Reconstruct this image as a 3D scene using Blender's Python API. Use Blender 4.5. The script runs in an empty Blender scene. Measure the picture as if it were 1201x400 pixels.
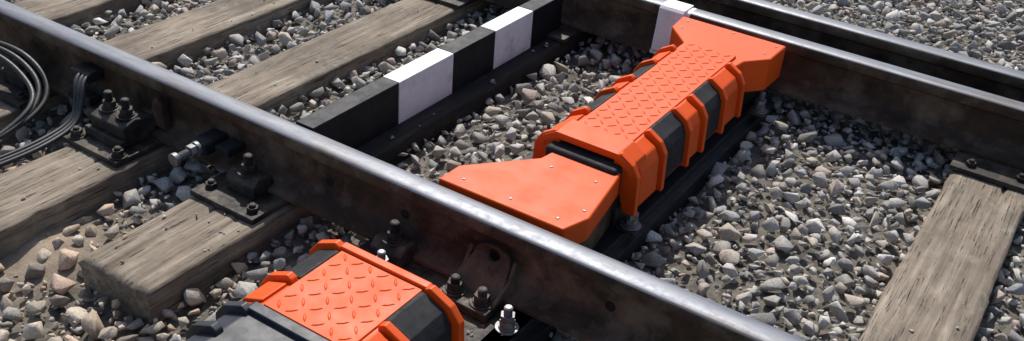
import bpy, bmesh, math, random
import numpy as np
from mathutils import Matrix, Vector, noise as mn
random.seed(7); rng=np.random.default_rng(7)
sc=bpy.context.scene; COL=sc.collection

# ---------------- materials ----------------
def new_mat(name):
    m=bpy.data.materials.new(name); m.use_nodes=True
    nt=m.node_tree; b=nt.nodes['Principled BSDF']; return m,nt,b
def N(nt,t,**kw):
    n=nt.nodes.new(t)
    for k,v in kw.items(): setattr(n,k,v)
    return n
def ramp(nt,fac,stops):
    r=N(nt,'ShaderNodeValToRGB'); cr=r.color_ramp
    while len(cr.elements)<len(stops): cr.elements.new(.5)
    for e,(p,c) in zip(cr.elements,stops):
        e.position=p; e.color=(c[0],c[1],c[2],1) if hasattr(c,'__len__') else (c,c,c,1)
    nt.links.new(fac,r.inputs[0]); return r.outputs[0]
def noise(nt,scale,detail=6,rough=.6,vscale=None,dist=0):
    tc=N(nt,'ShaderNodeTexCoord'); mp=N(nt,'ShaderNodeMapping')
    nt.links.new(tc.outputs['Object'],mp.inputs[0])
    if vscale: mp.inputs['Scale'].default_value=vscale
    n=N(nt,'ShaderNodeTexNoise'); n.inputs['Scale'].default_value=scale; n.inputs['Detail'].default_value=detail
    n.inputs['Roughness'].default_value=rough; n.inputs['Distortion'].default_value=dist
    nt.links.new(mp.outputs[0],n.inputs['Vector']); return n.outputs[0]
def mixc(nt,fac,a,b,mode='MIX'):
    m=N(nt,'ShaderNodeMix',data_type='RGBA',blend_type=mode)
    for i,v in ((0,fac),(6,a),(7,b)):
        if hasattr(v,'is_output'): nt.links.new(v,m.inputs[i])
        elif i==0: m.inputs[0].default_value=v
        else: m.inputs[i].default_value=(*v,1)
    return m.outputs[2]
def bump(nt,b,h,strength=.3,dist=.002):
    bp=N(nt,'ShaderNodeBump'); bp.inputs['Strength'].default_value=strength; bp.inputs['Distance'].default_value=dist
    nt.links.new(h,bp.inputs['Height']); nt.links.new(bp.outputs[0],b.inputs['Normal'])
def simple(name,c1,c2,scale=20,rough=(.4,.6),metal=0,bs=.2,bd=.001,dust=None,dustamt=(.5,.75),spec=.5,vs=None):
    m,nt,b=new_mat(name)
    n=noise(nt,scale,vscale=vs); col=ramp(nt,n,[(.3,c1),(.7,c2)])
    if dust:
        n2=noise(nt,scale*.37,8,.7,vscale=vs); f=ramp(nt,n2,[(dustamt[0],0),(dustamt[1],1)])
        col=mixc(nt,f,col,dust)
    nt.links.new(col,b.inputs['Base Color'])
    nt.links.new(ramp(nt,noise(nt,scale*2.3),[(.3,rough[0]),(.7,rough[1])]),b.inputs['Roughness'])
    b.inputs['Metallic'].default_value=metal; b.inputs['Specular IOR Level'].default_value=spec
    bump(nt,b,noise(nt,scale*6,4),bs,bd); return m
M_ORANGE=simple('orange_plastic',(.64,.070,.003),(.71,.084,.004),7,(.42,.58),0,.15,.0006,dust=(.46,.15,.06),dustamt=(.56,.98),spec=.25)
M_RUBBER=simple('black_rubber',(.010,.011,.013),(.022,.023,.027),30,(.6,.8),0,.2,.001,dust=(.06,.057,.055),dustamt=(.5,.9),spec=.22)
M_DGREY=simple('dark_grey_plastic',(.016,.019,.028),(.03,.034,.046),12,(.4,.6),0,.15,.001,dust=(.09,.09,.09),dustamt=(.6,.95),spec=.4)
M_RUST=simple('rusty_steel',(.024,.016,.011),(.080,.049,.032),14,(.6,.85),0,.6,.002,dust=(.19,.14,.10),dustamt=(.48,.74),spec=.22)
M_IRON=simple('black_iron',(.012,.011,.011),(.040,.034,.030),30,(.5,.75),.2,.5,.0015,dust=(.13,.105,.08),dustamt=(.48,.75),spec=.35)
M_HEAD=simple('worn_rail_head',(.095,.103,.125),(.165,.175,.20),25,(.42,.56),.4,.15,.0006,dust=(.085,.062,.048),dustamt=(.53,.68),vs=(.25,1.6,1))
M_ZINC=simple('zinc_plated_steel',(.15,.155,.165),(.25,.255,.265),60,(.48,.62),.7,.3,.0004,dust=(.10,.09,.08),dustamt=(.5,.8))
M_CABLE=simple('black_cable_sheath',(.012,.012,.013),(.03,.03,.032),40,(.4,.6))
M_BLACKP=simple('black_paint',(.005,.006,.008),(.012,.013,.017),10,(.5,.7),0,.5,.002,dust=(.06,.055,.05),dustamt=(.62,.9),spec=.28)
M_WHITEP=simple('white_paint',(.70,.68,.69),(.83,.81,.81),14,(.4,.6),0,.6,.002,dust=(.34,.30,.26),dustamt=(.53,.78))
def wood(name,dark,mid,light,spots=(.075,.058,.045)):
    m,nt,b=new_mat(name)
    g=noise(nt,5,10,.65,(9,.55,9),.6); col=ramp(nt,g,[(.28,dark),(.5,mid),(.72,light)])
    fine=noise(nt,22,6,.7,(9,.35,9)); crack=ramp(nt,fine,[(.31,1),(.41,0)])
    col=mixc(nt,crack,col,(.025,.018,.013))
    blot=ramp(nt,noise(nt,2.6,7,.65),[(.42,0),(.68,.85)])
    col=mixc(nt,blot,col,spots)
    dust=ramp(nt,noise(nt,9,8,.7),[(.55,0),(.75,.6)]); col=mixc(nt,dust,col,tuple(min(.36,1.1*c) for c in light))
    nt.links.new(col,b.inputs['Base Color']); b.inputs['Roughness'].default_value=.85; b.inputs['Specular IOR Level'].default_value=.3
    add=N(nt,'ShaderNodeMath',operation='SUBTRACT'); nt.links.new(g,add.inputs[0]); nt.links.new(crack,add.inputs[1])
    bump(nt,b,add.outputs[0],.9,.005); return m
M_WOOD=wood('weathered_wood',(.10,.079,.060),(.225,.183,.140),(.36,.308,.245),(.085,.068,.053))
M_DWOOD=wood('creosoted_wood',(.010,.009,.009),(.022,.020,.018),(.045,.040,.034),(.012,.011,.010))
M_STONE,nt,b=new_mat('crushed_granite')
at=N(nt,'ShaderNodeAttribute',attribute_name='scol')
sp=ramp(nt,noise(nt,160,4,.7),[(.3,.60),(.55,1.0),(.75,1.25)])
col=mixc(nt,1.0,at.outputs['Color'],sp,'MULTIPLY')
du=ramp(nt,noise(nt,28,6,.7),[(.50,0),(.78,.55)]); col=mixc(nt,du,col,(.38,.33,.27))
nt.links.new(col,b.inputs['Base Color']); b.inputs['Roughness'].default_value=.85; b.inputs['Specular IOR Level'].default_value=.28
bump(nt,b,noise(nt,110,6,.7),.6,.003)
M_GROUND,nt,b=new_mat('stony_dirt')
v=N(nt,'ShaderNodeTexVoronoi'); v.inputs['Scale'].default_value=55
tc=N(nt,'ShaderNodeTexCoord'); nt.links.new(tc.outputs['Object'],v.inputs['Vector'])
c=ramp(nt,v.outputs['Color'],[(0,(.06,.052,.042)),(1,(.19,.17,.14))])
sm=N(nt,'ShaderNodeAttribute',attribute_name='sand')
sandc=ramp(nt,noise(nt,25,8,.7),[(.3,(.22,.165,.115)),(.7,(.42,.335,.25))])
c=mixc(nt,sm.outputs['Fac'],c,sandc)
nt.links.new(c,b.inputs['Base Color']); b.inputs['Roughness'].default_value=.95
bump(nt,b,noise(nt,120,6,.7),.8,.006)

# ---------------- helpers ----------------
def link(o,parent=None):
    COL.objects.link(o)
    if parent: o.parent=parent
    return o
def empty(name):
    e=bpy.data.objects.new(name,None); e.empty_display_size=.1; return link(e)
def mesh_obj(name,verts,faces,mat,parent=None,bevel=0,seg=2,smooth=False):
    me=bpy.data.meshes.new(name); me.from_pydata([tuple(v) for v in verts],[],faces)
    bm=bmesh.new(); bm.from_mesh(me); bmesh.ops.recalc_face_normals(bm,faces=bm.faces); bm.to_mesh(me); bm.free()
    o=bpy.data.objects.new(name,me); me.materials.append(mat); link(o,parent)
    if smooth:
        for p in me.polygons: p.use_smooth=True
    if bevel:
        bv=o.modifiers.new('b','BEVEL'); bv.width=bevel; bv.segments=seg; bv.limit_method='ANGLE'; bv.angle_limit=math.radians(20)
        for p in me.polygons: p.use_smooth=True
        wn=o.modifiers.new('w','WEIGHTED_NORMAL'); wn.keep_sharp=True
    return o
class MB:
    def __init__(s): s.v=[]; s.f=[]
    def add(s,v,f):
        n=len(s.v); s.v+= [tuple(a) for a in v]; s.f+=[[i+n for i in a] for a in f]; return s
    def prism(s,poly,axis,a,b):
        def P(p,t):
            return (t,p[0],p[1]) if axis=='x' else (p[0],t,p[1]) if axis=='y' else (p[0],p[1],t)
        n=len(poly); v=[P(p,a) for p in poly]+[P(p,b) for p in poly]
        f=[list(range(n)),list(range(2*n-1,n-1,-1))]+[[i,(i+1)%n,(i+1)%n+n,i+n] for i in range(n)]
        return s.add(v,f)
    def box(s,x0,x1,y0,y1,z0,z1): return s.prism([(x0,y0),(x1,y0),(x1,y1),(x0,y1)],'z',z0,z1)
    def cyl(s,c,r,h,n=16,axis='z',r2=None,rot=0):
        r2=r if r2 is None else r2; v=[]
        for k,(rr,t) in enumerate(((r,0),(r2,h))):
            for i in range(n):
                a=2*math.pi*i/n+rot; p=(rr*math.cos(a),rr*math.sin(a))
                v.append((c[0]+p[0],c[1]+p[1],c[2]+t) if axis=='z' else (c[0]+p[0],c[1]+t,c[2]+p[1]) if axis=='y' else (c[0]+t,c[1]+p[0],c[2]+p[1]))
        f=[list(range(n)),list(range(2*n-1,n-1,-1))]+[[i,(i+1)%n,(i+1)%n+n,i+n] for i in range(n)]
        return s.add(v,f)
    def obj(s,name,mat,parent=None,bevel=0,seg=2): return mesh_obj(name,s.v,s.f,mat,parent,bevel,seg)
def bolt(mb,x,y,z,r=.016,h=.05,washer=True,nuts=1):
    rot=random.random()
    if washer: mb.cyl((x,y,z),r*1.75,.004,24); z+=.004; mb.cyl((x,y,z),r*1.3,.005,20); z+=.005
    for k in range(nuts):
        mb.cyl((x,y,z),r*1.15,r*.95,6,rot=rot+k*.4); z+=r*.95+.001
    zz=z; top=h
    while zz<z+top*.45:
        mb.cyl((x,y,zz),r*.62,.0014,14,r2=r*.68); mb.cyl((x,y,zz+.0014),r*.68,.0014,14,r2=r*.62); zz+=.0028
    mb.cyl((x,y,zz),r*.6,.002,14,r2=r*.5)

# ---------------- rails ----------------
half=[(.075,0),(.075,.010),(.045,.018),(.02,.028),(.010,.042),(.009,.06),(.009,.115),(.013,.130),(.036,.143),(.0375,.148),(.0375,.168),(.034,.1745),(.027,.178),(.014,.180),(0,.1805)]
prof=[(y,z) for y,z in half]+[(-y,z) for y,z in half[-2::-1]]
def rail(yc,white=None,x0=-14,x1=9):
    me=bpy.data.meshes.new('rail'); xs=[x0]+([white[0],white[1]] if white else [])+[x1]
    n=len(prof); V=[];F=[];mi=[]
    for x in xs:
        for (y,z) in prof: V.append((x,yc+y,.02+z))
    for k in range(len(xs)-1):
        for i in range(n):
            j=(i+1)%n; F.append([k*n+i,k*n+j,(k+1)*n+j,(k+1)*n+i])
            top=min(prof[i][1],prof[j][1])>=.1735
            mi.append(2 if (white and k==1) else 1 if top else 0)
    F.append(list(range(n)));mi.append(0);F.append([ (len(xs)-1)*n+i for i in range(n)][::-1]);mi.append(0)
    me.from_pydata(V,[],F)
    for m in (M_RUST,M_HEAD,M_WHITEP): me.materials.append(m)
    for p,q in zip(me.polygons,mi): p.material_index=q
    bm=bmesh.new(); bm.from_mesh(me); bmesh.ops.recalc_face_normals(bm,faces=bm.faces)
    for f in bm.faces: f.smooth=True
    for e in bm.edges:
        if len(e.link_faces)==2 and e.calc_face_angle()>math.radians(40): e.smooth=False
    bm.to_mesh(me); bm.free()
    return link(bpy.data.objects.new('rail',me))
r0=rail(0)
hm=MB()
for x,z in ((-.32,.09),(-.06,.095),(.55,.095),(.80,.09)): hm.cyl((x,-.0102,z),.014,.002,16,axis='y')
hm.obj('painted_bolt_hole',M_BLACKP,r0)  # dark discs on the web paint in the shade of bolt holes
rail(1.595,white=(-.10,.02)); rail(1.86)
fb=empty('dark_gap_bar')
MB().box(-14,9,1.70,1.765,.04,.13).obj('filler',M_IRON,fb,.006)  # dark bar filling the gap between the two far rails
wc=empty('white_painted_added_block')
MB().prism([(1.515,.036),(1.585,.036),(1.585,.2015),(1.632,.2015),(1.625,.2060),(1.548,.2060),(1.536,.195),(1.528,.12)],'x',-.095,.004).obj('sky_catching_block',M_WHITEP,wc,.004)  # added block over the white rail paint, front sloped to catch skylight

# ---------------- sleepers ----------------
def sleeper(xc,y0,y1,w=.235,mat=M_WOOD,ztop=0,crack=None,seed=0,h=.16):
    nx=22; ny=int((y1-y0)/.02); V=[];F=[]
    for j in range(ny+1):
        y=y0+(y1-y0)*j/ny
        for i in range(nx+1):
            u=i/nx; x=xc-w/2+w*u
            e=min(u,1-u)*w; ed=min(y-y0,y1-y)
            z=ztop-.006*math.exp(-e/.006)-.008*math.exp(-ed/.008)
            z+=.004*mn.noise((x*9,y*1.2,seed))+.0022*mn.noise((x*60,y*3,seed+5))
            for cx,cw,cd in (crack or []):
                d=abs(x-xc-cx-.010*mn.noise((y*2.5,cx*10,seed)))
                z-=cd*max(0,1-d/cw)*(.6+.6*mn.noise((y*4,seed,cx)))
            wob=.008*mn.noise((y*4,seed+9,0))+.005*mn.noise((y*17,seed+3,0))
            xx=x+wob*(-1 if i==0 else 1)*(i in (0,nx))
            V.append((xx,y+(.010*mn.noise((x*25,seed,1)) if j in(0,ny) else 0),z))
    W=nx+1
    for j in range(ny):
        for i in range(nx): a=j*W+i; F.append([a,a+1,a+W+1,a+W])
    loop=[i for i in range(W)]+[j*W+nx for j in range(1,ny+1)]+[ny*W+i for i in range(nx-1,-1,-1)]+[j*W for j in range(ny-1,0,-1)]
    b0=len(V)
    for k in loop:
        x,y,z=V[k]; V.append((x,y,ztop-h))
    L=len(loop)
    for k in range(L): F.append([loop[k],loop[(k+1)%L],b0+(k+1)%L,b0+k])
    o=mesh_obj('railway_sleeper',V,F,mat)
    for p in o.data.polygons: p.use_smooth=len(p.vertices)==4 and abs(p.normal.z)>.3
    return o
SL=[]
def S(xc,y0,y1,w=.235,**k):
    SL.append((xc-w/2,xc+w/2,y0,y1)); return sleeper(xc,y0,y1,w,**k)
S(-.535,-.56,.05,.25,crack=[(-.035,.009,.030),(.06,.005,.010)],seed=1)
S(-.535,.054,2.3,.25,mat=M_DWOOD,seed=2)
S(-1.03,-.95,2.35,seed=3,crack=[(.02,.006,.016),(-.06,.005,.010)])
S(-1.56,-.6,2.35,seed=4,crack=[(.05,.006,.012)])
S(-2.08,-.6,2.4,seed=5,crack=[(-.03,.006,.012)])
S(-2.6,-.6,2.4,seed=6); S(-3.12,-.6,2.4,seed=7); S(-3.65,-.6,2.4,seed=8)
S(1.165,-.6,2.35,.235,seed=9,crack=[(.04,.006,.016),(-.05,.004,.008)])
S(1.75,-.6,2.35,seed=10); S(2.3,-.6,2.35,seed=11)

# ---------------- striped beam ----------------
be=empty('striped_marker_beam')
ys=[.10,.49,.78,1.03,1.28,1.50]
for k in range(5):
    MB().box(-.548,-.480,ys[k]+.0004,ys[k+1]-.0004,.001,.152).obj('segment_%d'%k,M_WHITEP if k%2 else M_BLACKP,be,.004 if k in(0,4) else .003)

# ---------------- cover units ----------------
class Sec:
    def __init__(s,cx,sx,zb): s.cx=cx; s.sx=sx; s.zb=zb
    def __call__(s,poly): return [(x*s.sx+s.cx,(z if z>.1 else z+s.zb)) for x,z in poly]
BODY=[(-.172,.05),(-.167,.172),(-.150,.200),(-.106,.222),(.106,.222),(.150,.200),(.167,.172),(.172,.05)]
RIB=[(.095,.20),(.104,.232),(.116,.239),(.163,.214),(.186,.180),(.192,.045),(.15,.045)]
PANEL=[(.108,.2285),(.156,.2065),(.175,.174),(.181,.052),(.160,.052),(.150,.15),(.105,.20)]
PAD=[(.100,.2270),(.108,.2265),(.1535,.2035),(.171,.174),(.1765,.06),(.160,.06),(.150,.16),(.100,.205)]
LIP=[(-.166,.185),(-.156,.212),(-.110,.237),(.110,.237),(.156,.212),(.166,.185),(.15,.180),(.145,.195),(.10,.216),(-.10,.216),(-.145,.195),(-.15,.18)]
def mir(poly,s): return [(s*x,z) for x,z in poly]
def treads(name,cx,y0,y1,hw,z,par,mat):
    mb=MB(); pitch=.034; r=0; y=y0+.02
    while y<y1-.012:
        n=max(4,int(round(2*hw/pitch)))
        for i in range(n):
            x=cx-hw+(i+.5)*2*hw/n; a=math.radians(48 if (i+r)%2 else -48)
            L,Wd,H=.0160,.0040,.0022; ca,sa=math.cos(a),math.sin(a)
            ring=[(-L,0,0),(-L*.5,-Wd*.8,0),(0,-Wd,0),(L*.5,-Wd*.8,0),(L,0,0),(L*.5,Wd*.8,0),(0,Wd,0),(-L*.5,Wd*.8,0)]
            rt=[(-L*.6,0,H),(0,-Wd*.4,H),(L*.6,0,H),(0,Wd*.4,H)]
            T=lambda p:(x+p[0]*ca-p[1]*sa,y+p[0]*sa+p[1]*ca,z+p[2])
            mb.add([T(p) for p in ring+rt],[[0,1,8],[1,2,9,8],[2,3,9],[3,10,9],[3,4,10],[4,5,10],[5,6,11],[5,11,10],[6,7,11],[7,8,11],[7,0,8],[8,9,10,11]])
        y+=pitch; r+=1
    return mb.obj(name,mat,par)
def screw(par,pts,r=.0052):
    mb=MB()
    for x,y,z in pts: mb.cyl((x,y,z),r,.0025,12,r2=r*.7)
    mb.obj('screws',M_ZINC,par)
cv=empty('orange_trackside_cover'); P=Sec(.232,.88,.018); cx=P.cx; sx=P.sx
MB().prism(P(BODY),'y',.43,1.19).obj('housing',M_ORANGE,cv,.005,3)
MB().box(cx-.099*sx,cx+.099*sx,.50,1.26,.21,.2265).obj('tread_plate',M_ORANGE,cv,.002)
treads('tread_lugs',cx,.50,1.26,.093*sx,.2263,cv,M_ORANGE)
for y in (.418,.585,.758,.868,1.022,1.165):
    for s in (-1,1): MB().prism(P(mir(RIB,s)),'y',y-.009,y+.011).obj('rib',M_ORANGE,cv,.003)
for y0,y1 in ((.598,.747),(.881,1.011)):
    for s in (-1,1): MB().prism(P(mir(PAD,s)),'y',y0,y1).obj('rubber_pad',M_RUBBER,cv,.002)
for s in (-1,1):
    for y0,y1 in ((.44,.575),(.768,.858),(1.034,1.155)):
        MB().prism(P(mir(PANEL,s)),'y',y0+.012,y1-.012).obj('side_panel',M_ORANGE,cv,.005,3)
MB().prism(P(LIP),'y',.405,.50).obj('hood_lip',M_ORANGE,cv,.003)
MB().box(cx-.108,cx+.115,.37,.44,.07,.205).obj('dark_opening_block',M_RUBBER,cv,.012,3)  # black box filling the dark opening under the hood lip
MB().box(cx-.125,cx+.13,.425,.432,.08,.17).obj('end_web',M_ORANGE,cv,.002)
nf=[(-.010,.062),(-.008,.15),(.140,.325),(.150,.395),(.352,.395),(.362,.34),(.392,.15),(.366,.066)]
MB().prism(nf,'z',.122,.192).obj('near_flare',M_ORANGE,cv,.006,3)
MB().prism([(.19+(x-.19)*.93,y*.96+.012) for x,y in nf],'z',.02,.121).obj('near_flare_base',M_RUST,cv,.003)
screw(cv,[(x,y,.1915) for x,y in ((.045,.10),(.19,.10),(.33,.10),(.19,.30),(.32,.31),(.365,.17))])
ff=[(-.103,1.18),(-.103,1.26),(-.195,1.36),(-.205,1.475),(.185,1.475),(.182,1.33),(.12,1.25),(.11,1.18)]
MB().prism([(x+cx,y) for x,y in ff],'z',.10,.218).obj('far_flare',M_ORANGE,cv,.007,3)
screw(cv,[(cx+x,y,.2175) for x,y in ((-.17,1.44),(0,1.45),(.16,1.44),(-.16,1.37),(.15,1.36))])
MB().box(cx-.12,cx+.12,.40,1.5,-.08,.075).obj('understructure',M_IRON,cv,.004)
BAR=lambda bx:[(bx-.045,-.09),(bx+.040,-.09),(bx+.040,-.015),(bx+.018,-.010),(bx+.018,.016),(bx-.045,.016)]
for bx in (-.0,.372): MB().prism(BAR(bx),'y',.08,1.51).obj('base_bar',M_BLACKP,cv,.003)
mb=MB()
for x,y in ((.388,.425),(.410,1.335)): 
    MB().box(x-.03,x+.03,y-.035,y+.035,.0165,.0225).obj('bolt_pad',M_IRON,cv,.002); bolt(mb,x,y,.0228,.017,.055,nuts=2)
mb.obj('zinc_bolts',M_ZINC,cv,.0006,1)

cn=empty('orange_trackside_cover'); P=Sec(.155,1.15,.0); cx=P.cx; sx=P.sx
Y0,Y1=-.61,-.345
MB().prism(P(BODY),'y',Y0,Y1).obj('housing',M_ORANGE,cn,.005,3)
MB().box(cx-.099*sx,cx+.099*sx,Y0+.004,Y1-.02,.21,.2265).obj('tread_plate',M_ORANGE,cn,.002)
treads('tread_lugs',cx,Y0+.004,Y1-.02,.093*sx,.2263,cn,M_ORANGE)
for y in (-.358,-.51):
    for s in (-1,1): MB().prism(P(mir(RIB,s)),'y',y-.009,y+.011).obj('rib',M_ORANGE,cn,.003)
MB().prism(P([(-.156,.200),(-.104,.234),(.104,.234),(.156,.200)]),'y',Y1-.018,Y1+.004).obj('end_lip',M_ORANGE,cn,.003)
for s in (-1,1):
    MB().prism(P(mir(PAD,s)),'y',-.496,-.371).obj('rubber_pad',M_RUBBER,cn,.002)
    MB().prism(P(mir(PANEL,s)),'y',Y0+.01,-.525).obj('side_panel',M_ORANGE,cn,.005,3)
MB().prism(P([(x*1.02,z) for x,z in BODY]),'y',-1.15,Y0-.004).obj('dark_housing',M_DGREY,cn,.005,3)
MB().prism(P([(-.158,.19),(-.108,.234),(.108,.234),(.158,.19)]),'y',Y0-.03,Y0-.003).obj('dark_lip',M_DGREY,cn,.003)
for y in (-.64,-.72,-.80,-.95):
    for s in (-1,1): MB().prism(P(mir(RIB,s)),'y',y-.009,y+.011).obj('dark_rib',M_DGREY,cn,.003)
MB().box(cx-.12,cx+.12,-1.1,-.28,-.08,.06).obj('understructure',M_IRON,cn,.004)
for bx in (-.03,.372): MB().prism(BAR(bx),'y',-1.15,.07).obj('base_bar',M_BLACKP,cn,.003)
mb=MB()
for x,y in ((.358,-.150),(-.010,-.165)):
    mb.cyl((x,y,.0165),.013,.010,16); bolt(mb,x,y,.024,.0165,.04,nuts=2)
mb.obj('zinc_bolts',M_ZINC,cn,.0006,1)

# ---------------- fastenings ----------------
def fastening(xc,ys=-1,w=.13,big=1.0,zb=.0,yc=0):
    e=empty('rail_fastening'); s=ys
    yb=sorted((yc+s*.02,yc+s*.20*big)); MB().box(xc-w,xc+w,yb[0],yb[1],zb+.001,zb+.0185).obj('base_plate',M_IRON,e,.003)
    mb=MB()
    mb.prism([(yc+s*.048,.036),(yc+s*.078,.034),(yc+s*.078,.0195),(yc+s*.128,.0195),(yc+s*.128,.055),(yc+s*.105,.075),(yc+s*.055,.068)],'x',xc-.055*big,xc+.055*big)
    mb.obj('clamp',M_IRON,e,.004)
    mb=MB(); bolt(mb,xc,yc+s*.088,.072,.019,.05)
    for q in (-.095,.095): bolt(mb,xc+q*w/.13,yc+s*(.165 if q>0 else .15),.0185,.015,.012,washer=False)
    mb.obj('bolts',M_IRON,e,.0008,1)
    return e
e=empty('rail_fastening')
MB().box(-1.17,-.93,-.235,-.02,.001,.0185).obj('base_plate',M_IRON,e,.003)
MB().prism([(-.05,.036),(-.078,.034),(-.078,.0195),(-.165,.0195),(-.170,.085),(-.12,.100),(-.055,.080)],'x',-1.12,-.97).obj('clamp',M_IRON,e,.006)
MB().box(-1.13,-.965,-.185,-.168,.0195,.05).obj('lug',M_IRON,e,.003)
mb=MB(); bolt(mb,-1.085,-.12,.097,.018,.06); bolt(mb,-1.01,-.12,.097,.018,.06)
for x in (-1.14,-.955): bolt(mb,x,-.205,.0185,.015,.012)
mb.obj('bolts',M_IRON,e,.0008,1)
fastening(-.545,big=1.0,w=.12)
fastening(-.03,big=.9,w=.10)
for xc in (-1.56,-2.08,-2.6): fastening(xc)
fastening(1.165)
for xc in (-.535,-1.03,-1.56,-2.08,-2.6,1.165,1.75): fastening(xc,ys=1)
def brace(xc,wid=.11):
    e=empty('rail_brace')
    MB().box(xc-.17,xc+.15,-.25,-.02,.0005,.0160).obj('base_plate',M_IRON,e,.003)
    cxh,czh,R=xc+.005,.118,.016
    prof2=[(xc-wid/2-.012,.035),(xc+wid/2+.012,.035),(xc+wid/2,.10)]
    for k in range(9): 
        a=math.pi*k/8; prof2.append((xc+.050*math.cos(a),.112+.032*math.sin(a)))
    prof2.append((xc-wid/2,.10))
    def ray(a):
        d=(math.cos(a),math.sin(a)); best=9
        for i in range(len(prof2)):
            p,q=prof2[i],prof2[(i+1)%len(prof2)]
            ex,ez=q[0]-p[0],q[1]-p[1]; den=d[0]*ez-d[1]*ex
            if abs(den)<1e-9: continue
            t=((p[0]-cxh)*ez-(p[1]-czh)*ex)/den; u=((p[0]-cxh)*d[1]-(p[1]-czh)*d[0])/den
            if t>0 and -1e-6<=u<=1+1e-6: best=min(best,t)
        return (cxh+d[0]*best,czh+d[1]*best)
    n=40; V=[];F=[]
    yf=lambda z,o:-.030-.085*max(0,(.115-z))/.08*.8+o
    for k in range(n):
        a=2*math.pi*k/n; o_=ray(a); i_=(cxh+R*math.cos(a),czh+R*math.sin(a)*1.0)
        for (x,z) in (o_,i_):
            V.append((x,yf(z,-.009),z)); V.append((x,yf(z,0.003),z))
    for k in range(n):
        a=4*k; b_=4*((k+1)%n)
        F+=[[a,b_,b_+2,a+2],[a+1,a+3,b_+3,b_+1],[a,a+1,b_+1,b_],[a+2,b_+2,b_+3,a+3]]
    mesh_obj('brace_plate',V,F,M_RUST,e,.002)
    g=[(-.03,.035),(-.155,.020),(-.155,.030),(-.06,.075),(-.035,.12)]
    MB().prism(g,'x',xc+wid/2+.004,xc+wid/2+.014).prism(g,'x',xc-wid/2-.016,xc-wid/2-.004).obj('gussets',M_RUST,e,.002)
    MB().box(xc-.08,xc+.07,-.165,-.08,.019,.042).obj('foot',M_IRON,e,.004)
    mb=MB(); bolt(mb,xc-.045,-.128,.042,.018,.03); bolt(mb,xc+.035,-.128,.042,.018,.03); mb.obj('bolts',M_IRON,e,.0008,1)
brace(.235)
e=empty('cable_bracket')
MB().prism([(-1.04,.05),(-.93,.05),(-.935,.13),(-.96,.15),(-.975,.13),(-.985,.09),(-1.03,.085)],'y',-.055,-.030).obj('bracket',M_RUST,e,.004)
MB().box(-1.33,-1.25,-.07,-.012,.10,.135).obj('clip',M_IRON,e,.004)
MB().box(-1.345,-1.235,-.085,-.04,.035,.06).obj('clip_foot',M_IRON,e,.004)
e=empty('rail_bond_connector'); X=-.735; Z=.082
MB().box(X-.03,X+.03,-.10,-.012,Z-.02,Z+.02).obj('body',M_RUBBER,e,.006)
mb=MB(); mb.cyl((X,-.112,Z),.022,.012,20,axis='y'); mb.cyl((X,-.133,Z),.020,.020,6,axis='y')
for k in range(12): mb.cyl((X,-.133-.0036*(k+1),Z),.0125,.0022,14,axis='y'); mb.cyl((X,-.1345-.0036*(k+1),Z),.011,.003,14,axis='y')
mb.cyl((X,-.190,Z),.019,.014,20,axis='y')
mb.obj('threaded_bolt',M_ZINC,e,.0008,1)
MB().box(X+.04,X+.095,-.075,-.012,.07,.095).obj('lug',M_RUBBER,e,.004)

e=empty('slide_plate')
for xc in (1.165,1.75,-.535,-1.03): MB().box(xc-.13,xc+.13,1.40,2.05,.001,.018).obj('plate',M_IRON,e,.003)
mb=MB(); bolt(mb,1.09,1.44,.018,.014,.012,washer=False); bolt(mb,1.24,1.45,.018,.014,.012,washer=False); mb.obj('bolts',M_IRON,e)

# ---------------- cables ----------------
def cable(pts,r=.008):
    cu=bpy.data.curves.new('cable','CURVE'); cu.dimensions='3D'; s=cu.splines.new('NURBS'); s.points.add(len(pts)-1)
    for p,q in zip(s.points,pts): p.co=(*q,1)
    s.use_endpoint_u=True; s.order_u=4; cu.bevel_depth=r; cu.bevel_resolution=4; cu.resolution_u=16
    o=bpy.data.objects.new('cable',cu); cu.materials.append(M_CABLE); link(o)
for d in (0,.020,.045):
    j=lambda:random.uniform(-.014,.014)
    cable([(-1.85,-.16-d,.12),(-1.63,-.10-d,.15),(-1.46+j(),-.085-d,.12-d),(-1.36+j(),-.12-d*1.5,.05),(-1.33+j(),-.24-d,.012),(-1.33+j(),-.36-d,-.01),(-1.36,-.6-d,-.02)],.0085)
for d in (0,.018,.034):
    cable([(-1.29+d,-.03,.125),(-1.285+d,-.085,.135),(-1.25+d,-.115,.10),(-1.215+d*.6,-.15,.03),(-1.205+d,-.24,.012),(-1.21+d,-.42,.0),(-1.3+d,-.75,-.02)],.0072)

# ---------------- ground + gravel ----------------
def sandf(x,y):
    s=max(0,min(1,(-.25-y)/.25))*max(0,min(1,(-.68-x)/.18))
    return s*(.55+.45*max(-1,min(1,2.5*mn.noise((x*3,y*3,2)))))
def hgt(x,y):
    h=-.050+.016*mn.noise((x*2.2,y*2.2,0))+.014*mn.noise((x*7,y*7,3))
    if y<-.15: h-=.03*min(1,(-.15-y)/.3)
    if y>2.2: h+=.01
    return h
me=bpy.data.meshes.new('ground'); xs=np.concatenate([[-400,-60,-15],np.linspace(-5,4,181),[10,60,400]]); ys_=np.concatenate([[-400,-60,-10],np.linspace(-2.5,5.5,161),[12,60,400]])
V=[];sand=[]
for y in ys_:
    for x in xs:
        near=-5<=x<=4 and -2.5<=y<=5.5
        sf=sandf(x,y) if near else 0
        V.append((x,y,(hgt(x,y)-.030+.034*sf) if near else -.07)); sand.append(max(0,sf))
nx=len(xs); F=[[j*nx+i,j*nx+i+1,(j+1)*nx+i+1,(j+1)*nx+i] for j in range(len(ys_)-1) for i in range(nx-1)]
me.from_pydata(V,[],F); a=me.attributes.new('sand','FLOAT','POINT'); a.data.foreach_set('value',sand); me.materials.append(M_GROUND)
for p in me.polygons: p.use_smooth=True
link(bpy.data.objects.new('ground',me))

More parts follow.
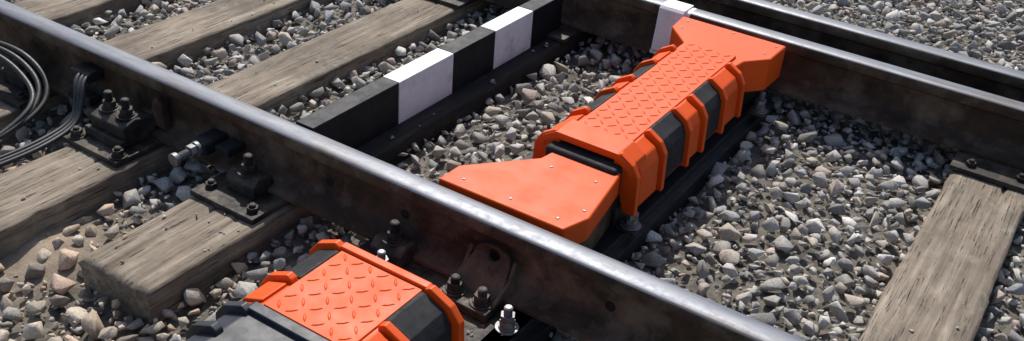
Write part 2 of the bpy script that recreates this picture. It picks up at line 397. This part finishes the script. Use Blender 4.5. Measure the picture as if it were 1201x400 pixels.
protos=[]
for k in range(56):
    n=random.choice((8,9,11,13,15)); bm=bmesh.new()
    ax=(1,random.uniform(.6,.95),random.uniform(.42,.8))
    for i in range(n):
        v=rng.normal(size=3); v/=np.linalg.norm(v); v=v*np.array(ax)*random.uniform(.85,1.12)
        bm.verts.new(v)
    r=bmesh.ops.convex_hull(bm,input=bm.verts)
    bmesh.ops.delete(bm,geom=[g for g in bm.verts if not g.link_faces],context='VERTS')
    bmesh.ops.dissolve_limit(bm,angle_limit=math.radians(14),verts=bm.verts,edges=bm.edges)
    bmesh.ops.bevel(bm,geom=list(bm.edges),offset=.045,segments=1,affect='EDGES')
    bmesh.ops.triangulate(bm,faces=bm.faces)
    bm.verts.index_update()
    protos.append((np.array([v.co[:] for v in bm.verts]),np.array([[v.index for v in f.verts] for f in bm.faces])))
    bm.free()
excl=[(a,b_,c,d) for a,b_,c,d in SL]+[(-.045,.41,-1.2,1.5)]
def blocked(x,y,r):
    for i,(a,b_,c,d) in enumerate(excl):
        if a-r*.25<x<b_+r*.25 and c-r*.25<y<d+r*.25: return True
    return False
poly=[(-2.9,.3),(.7,4.3),(1.7,3.6),(2.0,.5),(.5,-.9),(-.6,-1.35),(-1.6,-.9)]
def inpoly(x,y):
    c=False;n=len(poly)
    for i in range(n):
        x1,y1=poly[i];x2,y2=poly[(i+1)%n]
        if (y1>y)!=(y2>y) and x<(x2-x1)*(y-y1)/(y2-y1)+x1: c=not c
    return c
grid={}; cell=.09; ST=[]
def tryp(x,y,r,k):
    gx,gy=int(x//cell),int(y//cell)
    for i in (-1,0,1):
        for j in (-1,0,1):
            for (a,b_,rr) in grid.get((gx+i,gy+j),()):
                if (a-x)**2+(b_-y)**2<(k*(r+rr))**2: return False
    grid.setdefault((gx,gy),[]).append((x,y,r)); return True
def layer(n,rmin,rmax,k,dz,region,pw=1.6):
    for _ in range(n):
        x=random.uniform(*region[:2]); y=random.uniform(*region[2:])
        if not inpoly(x,y): continue
        r=rmin+(rmax-rmin)*random.random()**pw
        if blocked(x,y,r): continue
        sf=sandf(x,y)
        if sf>.3 and random.random()<sf*.6: continue
        if tryp(x,y,r,k): ST.append((x,y,hgt(x,y)+dz+random.uniform(-.012,.010)-.004*(sf>.3),r))
reg=(-2.95,2.05,-1.4,4.35)
layer(7500,.031,.044,.85,.0,reg,1.5)
layer(34000,.019,.031,.79,.0,reg,1.3)
layer(50000,.011,.019,.79,-.004,reg)
grid.clear(); layer(32000,.015,.028,.76,-.024,reg)
grid.clear(); layer(26000,.005,.011,1.4,-.010,reg)
for _ in range(9000):
    x=random.uniform(-5,4); y=random.uniform(-2.4,5.4)
    if inpoly(x,y) or blocked(x,y,.03): continue
    ST.append((x,y,hgt(x,y)-.012,random.uniform(.02,.036)))
for _ in range(420):
    s=random.choice(SL); x=random.uniform(s[0],s[1]); y=random.uniform(s[2],s[3])
    if abs(y)<.1 or 1.45<y<2 : continue
    if -.66<x<-.475 and y>0 : continue
    if random.random()<(.25 if s[0]>0 else .75) : ST.append((x,y,.002,random.uniform(.003,.009)))
for _ in range(26): ST.append((random.uniform(.08,.38),random.uniform(-.25,-.17),.019,random.uniform(.002,.006)))
for _ in range(6): ST.append((random.uniform(-.47,-.425),random.uniform(.1,1.4),.004,random.uniform(.008,.014)))
pal=np.array([(.38,.362,.335),(.46,.435,.40),(.30,.285,.265),(.53,.505,.47),(.44,.38,.315),(.42,.345,.30),(.22,.21,.20),(.62,.59,.55),(.33,.335,.34)])
pw=np.array([.22,.17,.17,.10,.10,.08,.09,.04,.05]);pw/=pw.sum()
VV=[];FF=[];CC=[];off=0
for (x,y,z,r) in ST:
    pv,pf=protos[random.randrange(len(protos))]
    from_e=Matrix.Rotation(random.uniform(0,6.28),3,'Z')@Matrix.Rotation(random.gauss(0,.45),3,'X')@Matrix.Rotation(random.gauss(0,.45),3,'Y')
    R=np.array(from_e); v=(pv*r)@R.T+np.array((x,y,z)); VV.append(v); FF.append(pf+off); off+=len(pv)
    c=pal[rng.choice(len(pal),p=pw)]*rng.uniform(.78,1.18)
    if y<-.3 and x<-.3: c=c*np.array((1.12,1.02,.90))
    CC.append(np.tile(np.append(c,1),(len(pv),1)))
VV=np.concatenate(VV);FF=np.concatenate(FF);CC=np.concatenate(CC)
me=bpy.data.meshes.new('gravel'); me.vertices.add(len(VV)); me.vertices.foreach_set('co',VV.ravel())
me.loops.add(FF.size); me.loops.foreach_set('vertex_index',FF.ravel().astype(np.int32))
me.polygons.add(len(FF)); me.polygons.foreach_set('loop_start',np.arange(0,FF.size,3,dtype=np.int32)); me.polygons.foreach_set('loop_total',np.full(len(FF),3,dtype=np.int32))
me.update(calc_edges=True)
at=me.color_attributes.new('scol','FLOAT_COLOR','POINT'); at.data.foreach_set('color',CC.ravel())
me.materials.append(M_STONE); me.validate(); link(bpy.data.objects.new('gravel_ballast',me))

# ---------------- camera ----------------
R=[[0.83406,0.54723,0.06985],[0.33415,-0.40038,-0.85325],[-0.43896,0.73501,-0.5168]]; C=[1.2837,-1.7352,1.5647]
cd=bpy.data.cameras.new('camera'); cam=link(bpy.data.objects.new('camera',cd)); sc.camera=cam
cam.matrix_world=Matrix(((R[0][0],-R[1][0],-R[2][0],C[0]),(R[0][1],-R[1][1],-R[2][1],C[1]),(R[0][2],-R[1][2],-R[2][2],C[2]),(0,0,0,1)))
cd.sensor_width=36; cd.lens=1178.3/1201*36; cd.clip_end=2000; cd.clip_start=.05

# ---------------- light ----------------
sd=Vector((-.36,.52,.77)).normalized()
l=bpy.data.lights.new('sun','SUN'); l.energy=5.0; l.angle=math.radians(.5); l.color=(1,.955,.885)
so=link(bpy.data.objects.new('sun',l)); so.rotation_euler=sd.to_track_quat('Z','Y').to_euler(); so.location=(0,0,5)
w=bpy.data.worlds.new('World'); sc.world=w; w.use_nodes=True; nt=w.node_tree
sky=nt.nodes.new('ShaderNodeTexSky'); sky.sky_type='NISHITA'; sky.sun_disc=False; sky.dust_density=2.0
sky.sun_elevation=math.asin(sd.z); sky.sun_rotation=math.atan2(sd.x,sd.y)
nt.links.new(sky.outputs[0],nt.nodes['Background'].inputs[0]); nt.nodes['Background'].inputs[1].default_value=.135
sc.view_settings.view_transform='Standard'; sc.view_settings.look='None'; sc.view_settings.exposure=0
